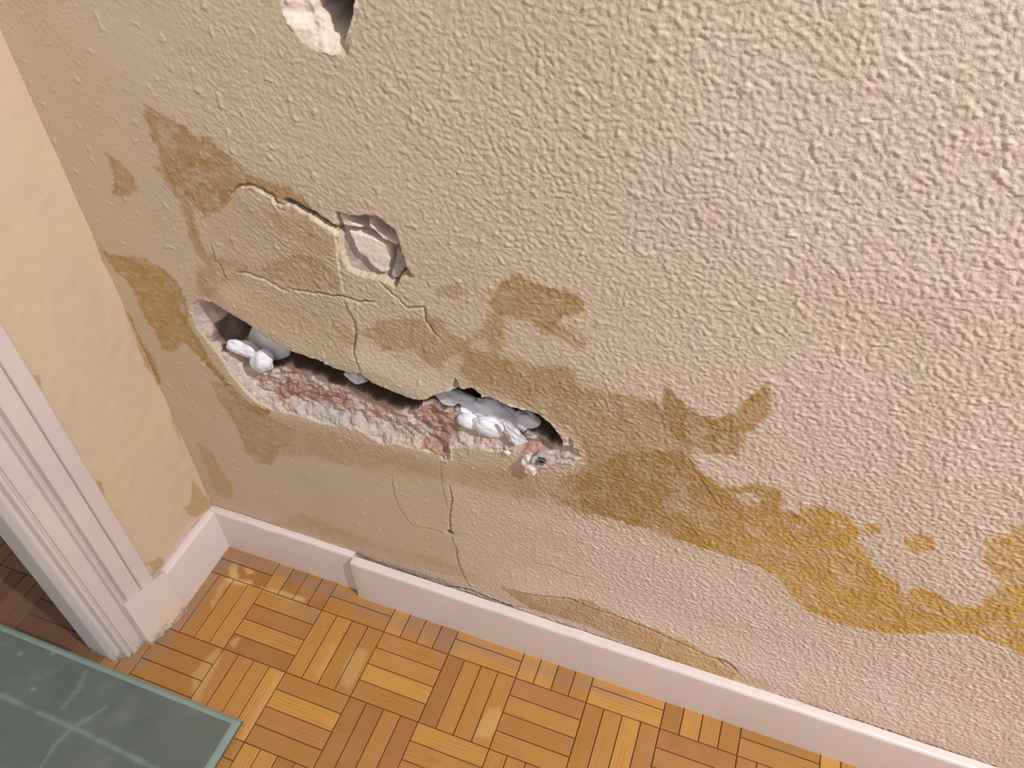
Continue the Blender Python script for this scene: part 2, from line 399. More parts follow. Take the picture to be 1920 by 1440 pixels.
    # along the baseboard
    add([(940,1098),(1040,1112),(1105,1122),(1160,1148),(1230,1175),(1290,1195),(1340,1222),(1385,1252),(1378,1268),(1300,1245),(1200,1210),(1100,1165),(1000,1135)], .5, rough=.3)
    add([(1385,1250),(1432,1265),(1452,1290),(1400,1290)], .3, rough=.5)
    add([(1500,1300),(1650,1345),(1760,1385),(1920,1440),(1600,1370)], .22, soft=.008, edge=0)
    mott = sst(.15, .40, fbm(X/.016, Z/.012, 4, 38))*sst(.5, .35, X)
    ST = np.clip(ST*vary*(1.12-.5*mott), 0, .95)
    OC = sst(.68, 1.02, X + .25*(.45-Z) + .05*fbm(X/.08, Z/.08, 3, 40)) + .3*sst(.16, .06, X)*sst(.75, .6, Z)
    WH = np.zeros_like(X); DT = np.zeros_like(X)
    PK = .8*sst(.45, .95, X)*(.75+.5*fbm(X/.12, Z/.12, 3, 45))
    PK = np.clip(PK + .5*sst(-.02, .03, sdf(X, Z, WP([(840,900),(900,930),(1060,960),(1300,1040),(1480,1130),(1560,1190),(1900,1260),(1920,1440),(1400,1260),(860,1090)]), .05))*.8, 0, 1)
    # ---- cracks and lifted slabs (H positive = into the wall)
    def crack(pts, w, depth, lift=0, L=.03, side=1, white=0, dark=0, jit=.0022, taper=True):
        nonlocal H, WH, DT
        Xj = X + jit*fbm(X/.012, Z/.012, 3, 50); Zj = Z + jit*fbm(X/.012, Z/.012, 3, 60)
        D, S, T = line_sd(Xj, Zj, WP(pts), .075)
        m = D < .0745; ta = np.clip(np.minimum(T, 1-T)*7, 0, 1) if taper else 1.0
        g = np.where(S*side < 0, np.exp(-((D-w*.8)/w)**2), np.exp(-(D/(w*.45))**2)*.6)*m*ta
        H += depth*g
        if lift:
            H -= .5*lift*np.exp(-D/L)*(S*side > 0)*m*ta*sst(.075, .05, D)
        if white: WH = np.maximum(WH, white*np.exp(-((D-.0005)/.0009)**2)*(S*side > 0)*m*ta)
        if dark: DT = np.maximum(DT, dark*np.exp(-((D-w*.5)/(w*.8))**2)*(S*side <= 0)*m*ta)  # shade of the open gap, painted along the crack
    crack([(428,375),(440,358),(455,349),(470,349),(490,356),(512,370),(520,381),(545,383)], .0018, .0028, .0022, .04, 1, .8, .65)
    crack([(512,372),(525,392),(540,395)], .0013, .0015, .002, .012, 1, .5, .3)
    crack([(541,382),(560,391),(590,408),(618,425),(632,434)], .0034, .010, .0035, .05, 1, 1.0, .8, taper=False)
    crack([(632,434),(650,436),(672,444),(700,455),(725,470),(742,476)], .0022, .004, .003, .015, 1, .4, .2)
    crack([(628,398),(629,430),(635,470),(640,515),(645,556)], .0016, .0010, .0022, .02, 1, .8, .0)
    crack([(436,509),(465,514),(500,526),(522,540),(545,550)], .0014, .0024, .0025, .02, 1, .5, .5)
    crack([(530,541),(580,548),(640,557),(672,565),(712,568)], .0013, .003, .0010, .02, 1, .1, .7)
    crack([(700,515),(722,540),(750,562),(763,578),(795,577),(797,600),(810,618),(838,650)], .0013, .0025, .0012, .015, 1, .1, .55)
    crack([(645,556),(655,578),(668,600),(671,630),(667,655),(678,678),(683,697)], .0016, .0025, .0035, .02, -1, .4, .35)
    crack([(395,452),(404,480),(422,510),(432,528)], .0025, .0006, .003, .014, -1, .5, .0)
    crack([(735,885),(740,925),(752,955),(775,985),(795,992)], .0016, .0004, .0022, .03, -1, .15, 0)
    crack([(780,985),(805,990),(830,998),(846,1003)], .0016, .002, .0028, .02, -1, 0, .45)
    crack([(843,905),(850,935),(845,965),(846,1003)], .0015, .002, .0025, .02, -1, 0, .5)
    crack([(846,1003),(856,1025),(862,1060),(875,1085),(885,1105)], .0016, .002, .0035, .03, -1, .3, .25)
    crack([(828,864),(829,905),(842,960)], .0015, .0005, .0010, .01, -1, 0, .1)
    crack([(1000,1055),(1040,1062),(1070,1075),(1097,1083)], .0020, .0015, .0025, .015, -1, 0, .12)
    crack([(1340,935),(1310,890),(1285,850)], .0018, .0006, .0010, .015, 1, 0, .08)
    # bottom edge against the baseboard
    crack([(408,948),(470,968),(560,1000),(640,1028),(700,1050)], .0022, .0035, .0025, .02, -1, 0, .45, taper=False)
    crack([(735,1066),(780,1080),(830,1098),(880,1104),(950,1128),(1000,1134)], .0026, .006, .002, .02, -1, .2, .75)
    crack([(948,1098),(1000,1110),(1070,1118),(1110,1135),(1160,1150),(1230,1178),(1300,1208),(1345,1228),(1388,1256)], .0022, .003, .0035, .03, -1, 0, .4)
    crack([(1340,1226),(1365,1238),(1386,1254)], .0035, .003, 0, .02, 1, 0, .6)
    crack([(1450,1290),(1490,1300),(1560,1325),(1640,1352),(1700,1372)], .0016, .003, .001, .02, -1, 0, .55)
    crack([(1060,815),(1068,835),(1075,856)], .0012, .0, -.0, .01, 1, .5, 0)
    dfl = sdf(X, Z, WP([(828,845),(846,845),(848,864),(829,865)]), .02)
    WH = np.maximum(WH, .55*sst(-.0006, .0006, dfl)); H -= .0022*sst(-.0006, .0006, dfl)
    dq = sdf(X, Z, WP([(1030,845),(1048,840),(1064,854),(1090,858),(1072,866),(1076,872),(1052,868),(1035,864)]), .02)+.0015*perlin(X/.004, Z/.004, 71)
    WH = np.maximum(WH, .8*sst(-.0008, .0008, dq)); H -= .0018*sst(-.001, .001, dq)
    # lifted area round the chase: plaster bulges outwards above the slot
    D, S, T = line_sd(X, Z, WP([(440,575),(560,650),(680,690),(790,738)]), .075)
    H -= .007*np.exp(-(D/.035)**2)*sst(.075, .055, D)
    H -= .0078*sst(.24, .12, Z)*sst(.47, .60, X)
    dj = sdf(X, Z, WP([(832,996),(847,994),(851,1004),(842,1002)]), .02)
    H += .006*sst(-.001, .001, dj); DT = np.maximum(DT, .6*sst(-.001, .001, dj))  # small hole, its shade painted in as well as its depth
    dg = sdf(X, Z, WP([(690,1040),(735,1056),(800,1082),(880,1098),(960,1126),(880,1118),(800,1098),(700,1066)]), .02)+.002*fbm(X/.02, Z/.02, 3, 66)
    WH = np.maximum(WH, .35*sst(0, .004, dg))
    # ---- recesses
    jit = .0030*fbm(X/.016, Z/.016, 4, 70)
    dh = sdf(X, Z, HOLE, .05) + jit*.8*(.35+.65*sst(.2, .26, X))
    dc = sdf(X, Z, CAVITY, .05) + jit*.7
    dd = sdf(X, Z, DEEP, .05) + jit
    rub = fbm(X/.020, Z/.016, 5, 80)
    rub2 = fbm(X/.006, Z/.006, 3, 85)
    hole = dh > 0
    lf = 1-.7*sst(.20, .16, X)
    ledge = .002 + .012*sst(0, .020, dh) + .0080*rub*lf + .0014*rub2*lf
    ledge = np.maximum(ledge, -.002)
    Hh = np.where(dc > 0, ledge+(.062+.006*rub)*sst(0, .013, dc)*(1-.45*sst(.215, .18, X)), ledge)
    Hh = np.where(dd > 0, Hh+.022*sst(0, .008, dd), Hh)
    H = np.where(hole, Hh, H)
    WH = np.maximum(WH, .5*np.exp(-((dh+.0015)/.0018)**2)*(dh < 0)*(Z < .6)*sst(.0, .2, fbm(X/.03, Z/.03, 2, 77)+.15))
    BR = np.zeros_like(X); GR = np.zeros_like(X); DK = np.zeros_like(X)
    for p in BRICKP: BR = np.maximum(BR, sst(-.006, .006, sdf(X, Z, p, .03)+jit))
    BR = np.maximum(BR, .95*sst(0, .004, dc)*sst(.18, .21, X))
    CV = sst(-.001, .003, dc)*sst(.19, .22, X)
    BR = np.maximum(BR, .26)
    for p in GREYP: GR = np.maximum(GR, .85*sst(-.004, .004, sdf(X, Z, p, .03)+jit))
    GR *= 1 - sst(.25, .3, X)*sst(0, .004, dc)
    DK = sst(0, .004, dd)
    # bare plaster patch
    dp = sdf(X, Z, PATCH, .04) + jit*.5
    patch = (dp > 0) & ~hole
    i0 = sst(-.0012, .0012, sdf(X, Z, ISL1, .03)+jit); i2 = sst(-.0012, .0012, sdf(X, Z, ISL2, .03)+jit)
    i3 = sst(-.0012, .0012, sdf(X, Z, ISL3, .03)+jit); i4 = sst(-.0012, .0012, sdf(X, Z, ISL0, .03)+jit*.4)
    isl = np.maximum.reduce([i0, i2*.8, i3*.7, i4])
    # recess is deep along its upper right rim, shallow at the lower left
    px0 = on_wall((640,500)); px1 = on_wall((750,430))
    gdir = np.array([px1[0]-px0[0], px1[2]-px0[2]]); gl = np.dot(gdir, gdir)
    gg = np.clip(((X-px0[0])*gdir[0]+(Z-px0[2])*gdir[1])/gl, 0, 1)
    Hp = (.0036+.026*gg)*(1-.78*isl) + .0006*rub2 + .0010*rub
    H = np.where(patch, Hp, H)
    pg = (1-np.maximum(i0, np.maximum(i2, i4)))
    # hole at the top
    dt = sdf(X, Z, TOPHOLE, .05) + jit*.5; dtd = sdf(X, Z, TOPDARK, .05) + jit*.3
    top = dt > 0
    Ht = .001 + .010*sst(0, .02, dt) + .004*rub + .0008*rub2 + .13*sst(0, .004, dtd)
    H = np.where(top, Ht, H)
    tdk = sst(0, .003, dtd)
    verts = np.stack([X, H, Z], -1).reshape(-1, 3)
    ny, nx = X.shape
    idx = np.arange(ny*nx).reshape(ny, nx)
    Fq = np.stack([idx[:-1, :-1], idx[:-1, 1:], idx[1:, 1:], idx[1:, :-1]], -1).reshape(-1, 4)
    def fm(mask):
        return (mask[:-1, :-1] & mask[:-1, 1:] & mask[1:, 1:] & mask[1:, :-1]).ravel()
    fh, fp, ft = fm(hole), fm(patch), fm(top)
    def sub(name, sel, mat, parent, at):
        f = Fq[sel]; used, inv = np.unique(f, return_inverse=True)
        return mesh_from(name, verts[used], inv.reshape(-1, 4), mat, parent, {k: v.ravel()[used] for k, v in at.items()})
    wall = sub('wall_back', ~(fh | fp | ft), M_WALL, None, dict(stain=ST, ochre=OC, white=WH, dirt_and_shade=DT, pink=PK, smooth=flat))
    tag(wall, kind='structure')
    a = sub('exposed_masonry', fh, M_MAS, wall, dict(brick=BR, grey=GR, dark=DK, cavity_shade=CV))
    tag(a, 'broken slot in the plaster showing red brick and pale mortar')
    b = sub('bare_plaster', fp, M_BARE, wall, dict(grey=pg*.9, brick=np.zeros_like(X), dark=pg*sst(.3, .5, gg)*.0))
    tag(b, 'patch of bare cream and grey plaster above the slot')
    zb = sst(on_wall((650,78))[2]+.006, on_wall((650,100))[2], Z)*sst(on_wall((628,90))[0], on_wall((640,90))[0], X)
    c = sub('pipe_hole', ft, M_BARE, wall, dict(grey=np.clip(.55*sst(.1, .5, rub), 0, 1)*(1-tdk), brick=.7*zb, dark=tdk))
    tag(c, 'round hole in the wall with a ragged white plaster rim')
    return wall
WALL = build_wall()

# ================================================================== LEFT WALL
def build_left():
    ys = np.arange(-.170, .0005, .0012); ys[-1] = 0.0
    zs = np.concatenate([np.arange(0, 1.10, .0015), np.arange(1.1, 2.45, .01)])
    Y, Z = np.meshgrid(ys, zs)
    nz = .006*fbm(Y/.03+3, Z/.03, 4, 130)+.003*fbm(Y/.008, Z/.008, 3, 131)
    ST = np.zeros_like(Y)
    def add(pts, s, soft=.002, rough=.5):
        nonlocal ST
        d = sdf(Y, Z, LP(pts), .03)+nz*rough; ST = np.maximum(ST, s*sst(-soft, soft, d))
    add([(180,452),(190,468),(205,500),(222,540),(205,512),(192,492)], .7)
    add([(222,545),(240,590),(262,640),(290,705),(305,725),(296,722),(272,685),(255,640),(238,590)], .75, rough=.7)
    add([(318,765),(330,790),(340,830),(335,820),(322,790)], .5)
    add([(362,900),(385,930),(405,945),(392,958),(370,972),(352,965),(340,950),(356,945)], .6, rough=.8)
    add([(60,705),(75,705),(78,735),(95,770),(115,800),(100,790),(80,760),(66,735)], .6)
    add([(172,900),(190,905),(195,930),(210,955),(222,985),(210,975),(190,945),(178,925)], .75)
    add([(275,1055),(300,1045),(312,1055),(300,1065),(285,1072)], .6)
    PK = sst(-.002, .002, sdf(Y, Z, LP([(296,1090),(312,1040),(350,985),(403,945),(410,958),(320,1075)]), .03)+nz*.5)*.8
    D, S, T = line_sd(Y, Z, LP([(28,670),(80,760),(140,850),(205,965),(240,1020),(275,1060)]), .05)
    DT = .5*np.exp(-(D/.0016)**2)*sst(-.2, .3, fbm(Z/.02, Y/.02, 2, 140))
    D2, S2, T2 = line_sd(Y, Z, LP([(296,1064),(312,1045),(345,1005),(372,975)]), .05)
    DT = np.maximum(DT, .6*np.exp(-(D2/.0015)**2)*sst(-.1, .4, fbm(Z/.02, Y/.02, 2, 141)))
    H = .0016*fbm(Y/.10, Z/.12, 3, 120)+.0004*perlin(Y/.02, Z/.02, 121)
    D, S, T = line_sd(Y, Z, LP([(105,670),(150,640),(185,600),(200,570)]), .06)
    H += .0003*np.exp(-D/.03)*sst(-.002, .002, D*S)*(D < .059)*np.clip(np.minimum(T, 1-T)*4, 0, 1)
    D, S, T = line_sd(Y, Z, LP([(-60,372),(30,374),(60,395),(90,360),(100,330)]), .06)
    H += .0003*np.exp(-D/.03)*sst(-.002, .002, D*S)*(D < .059)*np.clip(np.minimum(T, 1-T)*4, 0, 1)
    H -= .006*np.exp(-(Y/.010)**2)*0   # corner stays square
    ny, nx = Y.shape; idx = np.arange(ny*nx).reshape(ny, nx)
    Fq = np.stack([idx[:-1, :-1], idx[:-1, 1:], idx[1:, 1:], idx[1:, :-1]], -1).reshape(-1, 4)
    H = H*sst(0, .012, -Y)
    w = mesh_from('wall_left', np.stack([H, Y, Z], -1).reshape(-1, 3), Fq, M_SIDE, None, dict(stain=ST, pink=PK, dirt_and_shade=DT))
    tag(w, kind='structure')
build_left()

def boxv(x0, x1, y0, y1, z0, z1):
    V = [(x, y, z) for z in (z0, z1) for x, y in ((x0, y0), (x1, y0), (x1, y1), (x0, y1))]
    return V, [(0, 3, 2, 1), (4, 5, 6, 7), (0, 1, 5, 4), (1, 2, 6, 5), (2, 3, 7, 6), (3, 0, 4, 7)]

# the far side of the left wall, seen only past the door casing
V, Fc = boxv(-.088, -.012, -.16, .25, 0, 2.45)
tag(pymesh('wall_core', V, Fc, M_SIDE), kind='structure')

def prism(name, prof, z0, z1, mat, parent=None, bevel=.0012, top=None):
    n = len(prof); zt = top if top else [z1]*n
    V = [(x, y, z0) for x, y in prof]+[(x, y, zt[i]) for i, (x, y) in enumerate(prof)]
    F = [tuple(range(n-1, -1, -1)), tuple(range(n, 2*n))]
    for i in range(n):
        j = (i+1) % n; F.append((i, j, n+j, n+i))
    return pymesh(name, V, F, mat, parent, bevel=bevel)

V, Fc = boxv(-1.6, -.088, .40, .46, 0, 2.45)
tag(pymesh('wall_hallway', V, Fc, M_SIDE), kind='structure')

# ================================================================== CASING
prof = [(-.011, -.166), (.009, -.166), (.0105, -.169), (.007, -.1885), (.0045, -.190), (.0005, -.1905), (.0005, -.192), (.0065, -.1925), (.002, -.2155),
        (-.0075, -.2165), (-.0095, -.2185), (-.0035, -.2215), (-.003, -.2255), (-.0115, -.2265), (-.0125, -.229), (-.016, -.2465), (-.0205, -.247), (-.0195, -.2500), (-.0165, -.2515), (-.0185, -.256), (-.0285, -.2575),
        (-.0295, -.2605), (-.0285, -.2635), (-.039, -.2695), (-.043, -.2705), (-.088, -.2665), (-.088, -.166)]
prof = prof[::-1]
casing = prism('trim_1', prof, 0, 2.12, M_CASE, bevel=.0012)
tag(casing, 'white painted stepped door casing standing left of the stained wall', kind='structure')
# plinth continuing the baseboard across the casing foot
pr = [(.004, -.150), (.0175, -.1485), (.0185, -.149), (.0035, -.2240), (.002, -.2255), (-.012, -.2235)][::-1]
tp = [.124, .124, .126, .136, .136, .125][::-1]
pl = prism('trim_2', pr, 0, .12, M_PLINTH, bevel=.0025, top=tp)
tag(pl, 'yellowed baseboard block across the foot of the door casing', kind='structure')

# ================================================================== BASEBOARDS
H0 = .1091
def bb(name, x0, x1, t, mat, h=H0, wob=0, back=.004):
    # profile in (y, z) extruded along x, rounded top front edge
    r = min(.006, t*.6)
    P = [(back, 0), (-t, 0), (-t, h-r)]+[(-t+r-r*math.cos(a), h-r+r*math.sin(a)) for a in np.linspace(.3, math.pi/2, 5)]+[(back, h+.0006)]
    xs = np.linspace(x0, x1, max(2, int((x1-x0)/.01)))
    V = []; n = len(P)
    for i, x in enumerate(xs):
        for (y, z) in P:
            w = wob*mnoise.noise(Vector((x*30, y*60, z*9)))
            e = min(abs(x-x0), abs(x-x1)); s = .0015*max(0, 1-e/.004) if name != 'baseboard_left' else 0
            V.append((x, y+(s if y < -t+.001 else 0)+w*.5, z+(w-s if z > .05 else 0)))
    F = []
    for i in range(len(xs)-1):
        for j in range(n):
            k = (j+1) % n; F.append((i*n+j, i*n+k, (i+1)*n+k, (i+1)*n+j))
    F.append(tuple(range(n))[::-1]); F.append(tuple((len(xs)-1)*n+j for j in range(n)))
    o = pymesh(name, V, F, mat)
    for p in o.data.polygons: p.use_smooth = True
    m = o.modifiers.new('es', 'EDGE_SPLIT'); m.split_angle = math.radians(35)
    return o
tag(bb('baseboard_back', 0.0, .2862, .0112, M_BASE, wob=.0016), 'short white baseboard piece in the corner, set behind its neighbour', kind='structure')
tag(bb('baseboard_back', .2868, 2.9, .0230, M_BASE, wob=.0009, back=-.0085), 'long thick white baseboard running right along the stained wall', kind='structure')
bl = bb('baseboard_left', 0.0, .138, .0112, M_BASEL, wob=.0006)
bl.rotation_euler.z = math.pi/2; bl.location = (0, -.149, 0)
tag(bl, kind='structure')

# ================================================================== FLOOR
def build_floor():
    S = .12; ox, oy = .2388, -.0672; w = S/4; gap = .0004
    V = []; F = []; UV = []; tone = []; tone2 = []; pale = []; grime = []; gapa = []
    PALE = [(FP(p), s) for p, s in (
        ([(640,1265),(655,1225),(672,1215),(690,1222),(680,1250),(655,1290),(640,1285)], .45),
        ([(592,1262),(612,1232),(622,1205),(630,1210),(618,1245),(600,1275)], .35),
        ([(915,1330),(935,1328),(942,1350),(920,1385),(890,1380),(905,1350)], .5),
        ([(500,1052),(530,1055),(560,1062),(590,1085),(560,1082),(520,1068)], .0),
        ([(490,1103),(540,1112),(575,1125),(560,1132),(520,1118)], .5),
        ([(428,1066),(438,1050),(446,1056),(441,1072),(452,1080),(440,1084),(430,1078)], .9), ([(418,1086),(440,1082),(470,1090),(472,1097),(452,1096),(425,1092)], .9),
        ([(456,1064),(470,1066),(478,1074),(464,1078)], .8), ([(490,1101),(535,1110),(575,1124),(572,1128),(530,1116),(490,1106)], .85),
        ([(360,1265),(385,1235),(410,1215),(418,1230),(395,1270),(372,1320),(360,1310)], .45),
        ([(432,1205),(445,1193),(450,1198),(438,1216)], .6),
        ([(395,1130),(415,1095),(440,1075),(452,1080),(425,1100),(400,1140)], .45),
        ([(518,1262),(532,1262),(460,1385),(448,1385)], .3))]
    GR = [(FP(p), s) for p, s in (
        ([(427,1027),(470,1040),(520,1058),(560,1075),(600,1090),(660,1115),(650,1130),(600,1110),(540,1085),(480,1068),(440,1060),(400,1100),(345,1180),(320,1190),(345,1138)], .6),
        ([(660,1118),(800,1170),(1000,1240),(1200,1308),(1190,1325),(1000,1262),(800,1200),(670,1150)], .35),
        ([(560,1130),(595,1140),(600,1165),(590,1170),(575,1150),(545,1140)], .4),
        ([(210,1240),(290,1212),(340,1145),(360,1150),(300,1230),(240,1262)], .55),
        ([(745,1160),(780,1150),(860,1185),(870,1215),(850,1225),(800,1200)], .45))]
    hall_shade = []
    def strip(x0, x1, y0, y1, along, detail):
        nonlocal V
        xm = (x0+x1)/2
        T = random.random(); T2 = random.random()**2.2; dz = random.uniform(-.0002, .0002)
        x0 += gap; x1 -= gap; y0 += gap; y1 -= gap
        if detail: nxn, nyn = (40, 12) if along == 'x' else (12, 40)
        else: nxn, nyn = 3, 3
        c = .0008
        gx = np.concatenate([[x0, x0+c], np.linspace(x0+2*c, x1-2*c, nxn), [x1-c, x1]])
        gy = np.concatenate([[y0, y0+c], np.linspace(y0+2*c, y1-2*c, nyn), [y1-c, y1]])
        GX, GY = np.meshgrid(gx, gy)
        e = np.minimum.reduce([GX-x0, x1-GX, GY-y0, y1-GY])
        GZ = dz - .0016*np.clip(1-e/c, 0, 1)**1.5
        base = sum(len(a) for a in V); n = GX.size
        V.append(np.stack([GX, GY, GZ], -1).reshape(-1, 3))
        idx = base+np.arange(n).reshape(GX.shape)
        F.append(np.stack([idx[:-1, :-1], idx[:-1, 1:], idx[1:, 1:], idx[1:, :-1]], -1).reshape(-1, 4))
        if along == 'x': u, v = GX-x0, GY-y0
        else: u, v = GY-y0, GX-x0
        UV.append(np.stack([u+T*37, v+T2*11+T*5], -1).reshape(-1, 2))
        tone.append(np.full(n, T)); tone2.append(np.full(n, T2 if random.random() < .5 else T2*.2))
        gapa.append(np.clip(1-e/c, 0, 1).ravel()*.6)
        pa = np.zeros(GX.shape); gr = np.zeros(GX.shape)
        if detail:
            nn = .006*fbm(GX/.02, GY/.02, 3, 201)
            for p, s in PALE: pa = np.maximum(pa, s*sst(-.004, .004, sdf(GX, GY, p, .03)+nn*.8))
            for p, s in GR: gr = np.maximum(gr, s*sst(-.008, .008, sdf(GX, GY, p, .03)+nn*1.5))
        pale.append(pa.ravel()); grime.append(gr.ravel()); hall_shade.append(sst(-.055, -.065, GX).ravel())
    def block(i, j, detail):
        x0 = ox+i*S; y1 = oy-j*S
        for k in range(4):
            if (i+j) % 2 == 0:
                if j == -1 and y1 > 0: strip(x0+k*w, x0+(k+1)*w, y1-S, -.004 if x0 > -.1 else y1, 'y', detail)
                else: strip(x0+k*w, x0+(k+1)*w, y1-S, y1, 'y', detail)
            else:
                a, b = y1-(k+1)*w, y1-k*w
                if j == -1 and x0 > -.1:
                    if a > -.012: continue
                    b = min(b, -.004)
                strip(x0, x0+S, a, b, 'x', detail)
    for i in range(-14, 20):
        for j in range(-4 if i < -2 else -1, 14):
            x = ox+i*S; y = oy-j*S
            block(i, j, -.15 < x < 1.1 and y > -.35 and j >= -1)
    n0 = sum(len(a) for a in V)
    Vv = np.concatenate(V); Fv = np.concatenate(F)
    # screed under the strips
    zb = -.0035
    Vb = np.array([(-1.6, -1.9, zb), (2.9, -1.9, zb), (2.9, .45, zb), (-1.6, .45, zb)])
    Vv = np.vstack([Vv, Vb]); Fv = np.vstack([Fv, [[n0, n0+1, n0+2, n0+3]]])
    z4 = np.zeros(4); cat = lambda l, e: np.concatenate(l+[e])
    o = mesh_from('floor', Vv, Fv, M_FLOOR, None, dict(tone=cat(tone, z4), tone2=cat(tone2, z4), pale=cat(pale, z4), grime=cat(grime, z4), gap=cat(gapa, z4+1), hall_shade=cat(hall_shade, z4)))
    uvl = o.data.uv_layers.new(name='UVMap')
    uva = np.concatenate(UV+[np.zeros((4, 2))]).astype(np.float32)
    uvl.data.foreach_set('uv', uva[Fv.ravel()].ravel())
    tag(o, kind='structure')
build_floor()

# ================================================================== GREEN MAT
def build_mat():
    zt = .012
    c1 = on_floor((451, 1353), zt); c0 = on_floor((0, 1163), zt)
    x1, y1 = c1[0], (c1[1]+c0[1])/2; x0, y0 = -.75, -1.15
    Mm = mat_mat('5a6159', '646a62', '737a71', 'dusty_green_fabric')
    Mh = mat_mat('7d8c82', '84928a', '8b978c', 'pale_green_hem')
    xs = np.concatenate([np.linspace(x0, -.32, 60), np.arange(-.318, x1-.0005, .003), [x1]])
    ys = np.concatenate([np.linspace(y0, -.52, 80), np.arange(-.518, y1-.0005, .003), [y1]])
    X, Y = np.meshgrid(xs, ys); h = .011
    e = np.minimum.reduce([x1-X, y1-Y, X-x0, Y-y0])
    Z = zt - .006*np.clip(1-e/.005, 0, 1)**2 + .0012*fbm(X/.09, Y/.09, 3, 300)*sst(0, .02, e)
    CR = np.zeros_like(X)
    for pts, w, s in (([(-60,1290),(0,1303),(60,1330),(130,1362),(200,1395),(300,1445),(420,1510)], .0030, .55), ([(158,1262),(148,1290),(120,1325)], .005, .35),
                      ([(198,1325),(170,1345),(138,1362),(105,1395),(75,1440),(50,1490)], .0030, .4)):
        D, S_, T = line_sd(X, Y, FP(pts, zt), .05); D = D+.004*fbm(X/.03, Y/.03, 3, 303)
        g = np.exp(-(D/w)**2); CR = np.maximum(CR, s*g); Z = Z+.0012*s*g
    for p in ((38,1226),(100,1224),(62,1292)):
        q = on_floor(p, zt); CR = np.maximum(CR, .9*np.exp(-(((X-q[0])/.004)**2+((Y-q[1])/.003)**2)))
    hem = e < h
    ny, nx = X.shape; idx = np.arange(ny*nx).reshape(ny, nx)
    Fq = np.stack([idx[:-1, :-1], idx[:-1, 1:], idx[1:, 1:], idx[1:, :-1]], -1).reshape(-1, 4)
    Vt = np.stack([X, Y, Z], -1).reshape(-1, 3)
    # walls of the edge
    ring = np.concatenate([idx[0, :], idx[1:, -1], idx[-1, -2::-1], idx[-2:0:-1, 0]])
    low = Vt[ring].copy(); low[:, 2] = .0006; n = len(Vt)
    Va = np.vstack([Vt, low]); m = len(ring)
    side = np.array([[ring[(k+1) % m], ring[k], n+k, n+(k+1) % m] for k in range(m)])[:, ::-1]
    root = bpy.data.objects.new('floor_mat', None); COL.objects.link(root); root.location = (float(x1), float(y1), 0)
    tag(root, 'dusty green fabric mat with pale creases lying on the parquet beside the door casing', 'mat')
    off = np.array([x1, y1, 0])
    cra = np.concatenate([CR.ravel(), np.zeros(m)])
    hf = (hem[:-1, :-1] | hem[1:, 1:] | hem[:-1, 1:] | hem[1:, :-1]).ravel()
    for nm, sel, mt in (('panel', Fq[~hf], Mm), ('hem', np.vstack([Fq[hf], side]), Mh)):
        used, inv = np.unique(sel, return_inverse=True)
        o = mesh_from(nm, Va[used]-off, inv.reshape(-1, 4), mt, root, dict(crease=cra[used]))
        if nm == 'hem': o['label'] = 'pale green border strip'
build_mat()

# ================================================================== PAPER WADS, CHUNKS
def wad(name, centre, size, rot, label, cat, group=None, mat=None, seed=0, crump=.22, fold=10, sub=5, flat=1.0):
    import bmesh
    bm = bmesh.new(); bmesh.ops.create_icosphere(bm, subdivisions=sub, radius=1.0)
    off = Vector((seed*3.1, seed*1.7, seed*.9))
    for v in bm.verts:
        p = v.co.copy(); q = p*1.25+off
        d1 = mnoise.voronoi(q)[0]; cr = min(d1[1]-d1[0], .5)
        d2 = mnoise.voronoi(q*2.3)[0]; c2 = min(d2[1]-d2[0], .4)
        b = 1 + crump*(mnoise.noise(q*1.1)*1.6 + (cr-.25)*1.2 + (c2-.2)*.18)
        v.co = p*b
    for v in bm.verts: v.co = Vector((v.co.x*size[0], v.co.y*size[1], v.co.z*size[2]))
    me = bpy.data.meshes.new(name); bm.to_mesh(me); bm.free()
    for p in me.polygons: p.use_smooth = True
    me.materials.append(mat or M_PAPER)
    o = bpy.data.objects.new(name, me); COL.objects.link(o); o.location = centre
    o.rotation_euler = rot
    if label: tag(o, label, cat, group)
    return o
def sheet(name, p0, p1, width, bend, label, cat, group, mat=None, seed=0, thick=.0012, curl=.0, wdir=None):
    """a curled strip of paper running p0 -> p1"""
    p0, p1 = Vector(p0), Vector(p1); ax = (p1-p0); L = ax.length; ax.normalize()
    wd = Vector(wdir).normalized() if wdir else ax.cross(Vector((0, -1, 0))).normalized(); nn = ax.cross(wd).normalized()
    nu, nv = 26, 14; V = []; F = []
    for s in (0, 1):
        for i in range(nu):
            u = i/(nu-1)
            for j in range(nv):
                v = j/(nv-1)-.5
                w = width*(.45+.65*u) * (1+.12*mnoise.noise(Vector((u*4, seed, 0))))
                b = bend*math.sin(u*math.pi)+curl*(v*2)**2 + .0016*mnoise.noise(Vector((u*5+seed, v*5, seed)))
                V.append(p0+ax*(L*(u+.05*mnoise.noise(Vector((v*6, seed, 2)))))+wd*(v*w)+nn*(b+(s-.5)*thick))
    N = nu*nv
    for s in (0, 1):
        for i in range(nu-1):
            for j in range(nv-1):
                a = s*N+i*nv+j; q = (a, a+1, a+nv+1, a+nv); F.append(q if s else q[::-1])
    b_ = [i*nv for i in range(nu)]+[(nu-1)*nv+j for j in range(1, nv)]+[i*nv+nv-1 for i in range(nu-2, -1, -1)]+[j for j in range(nv-2, 0, -1)]
    for k in range(len(b_)):
        a, c = b_[k], b_[(k+1) % len(b_)]; F.append((a, c, c+N, a+N))
    o = pymesh(name, V, F, mat or M_PAPER, smooth=True)
    if label: tag(o, label, cat, group)
    return o
def at(x, y, d): return tuple(float(c) for c in on_wall((x, y), d))

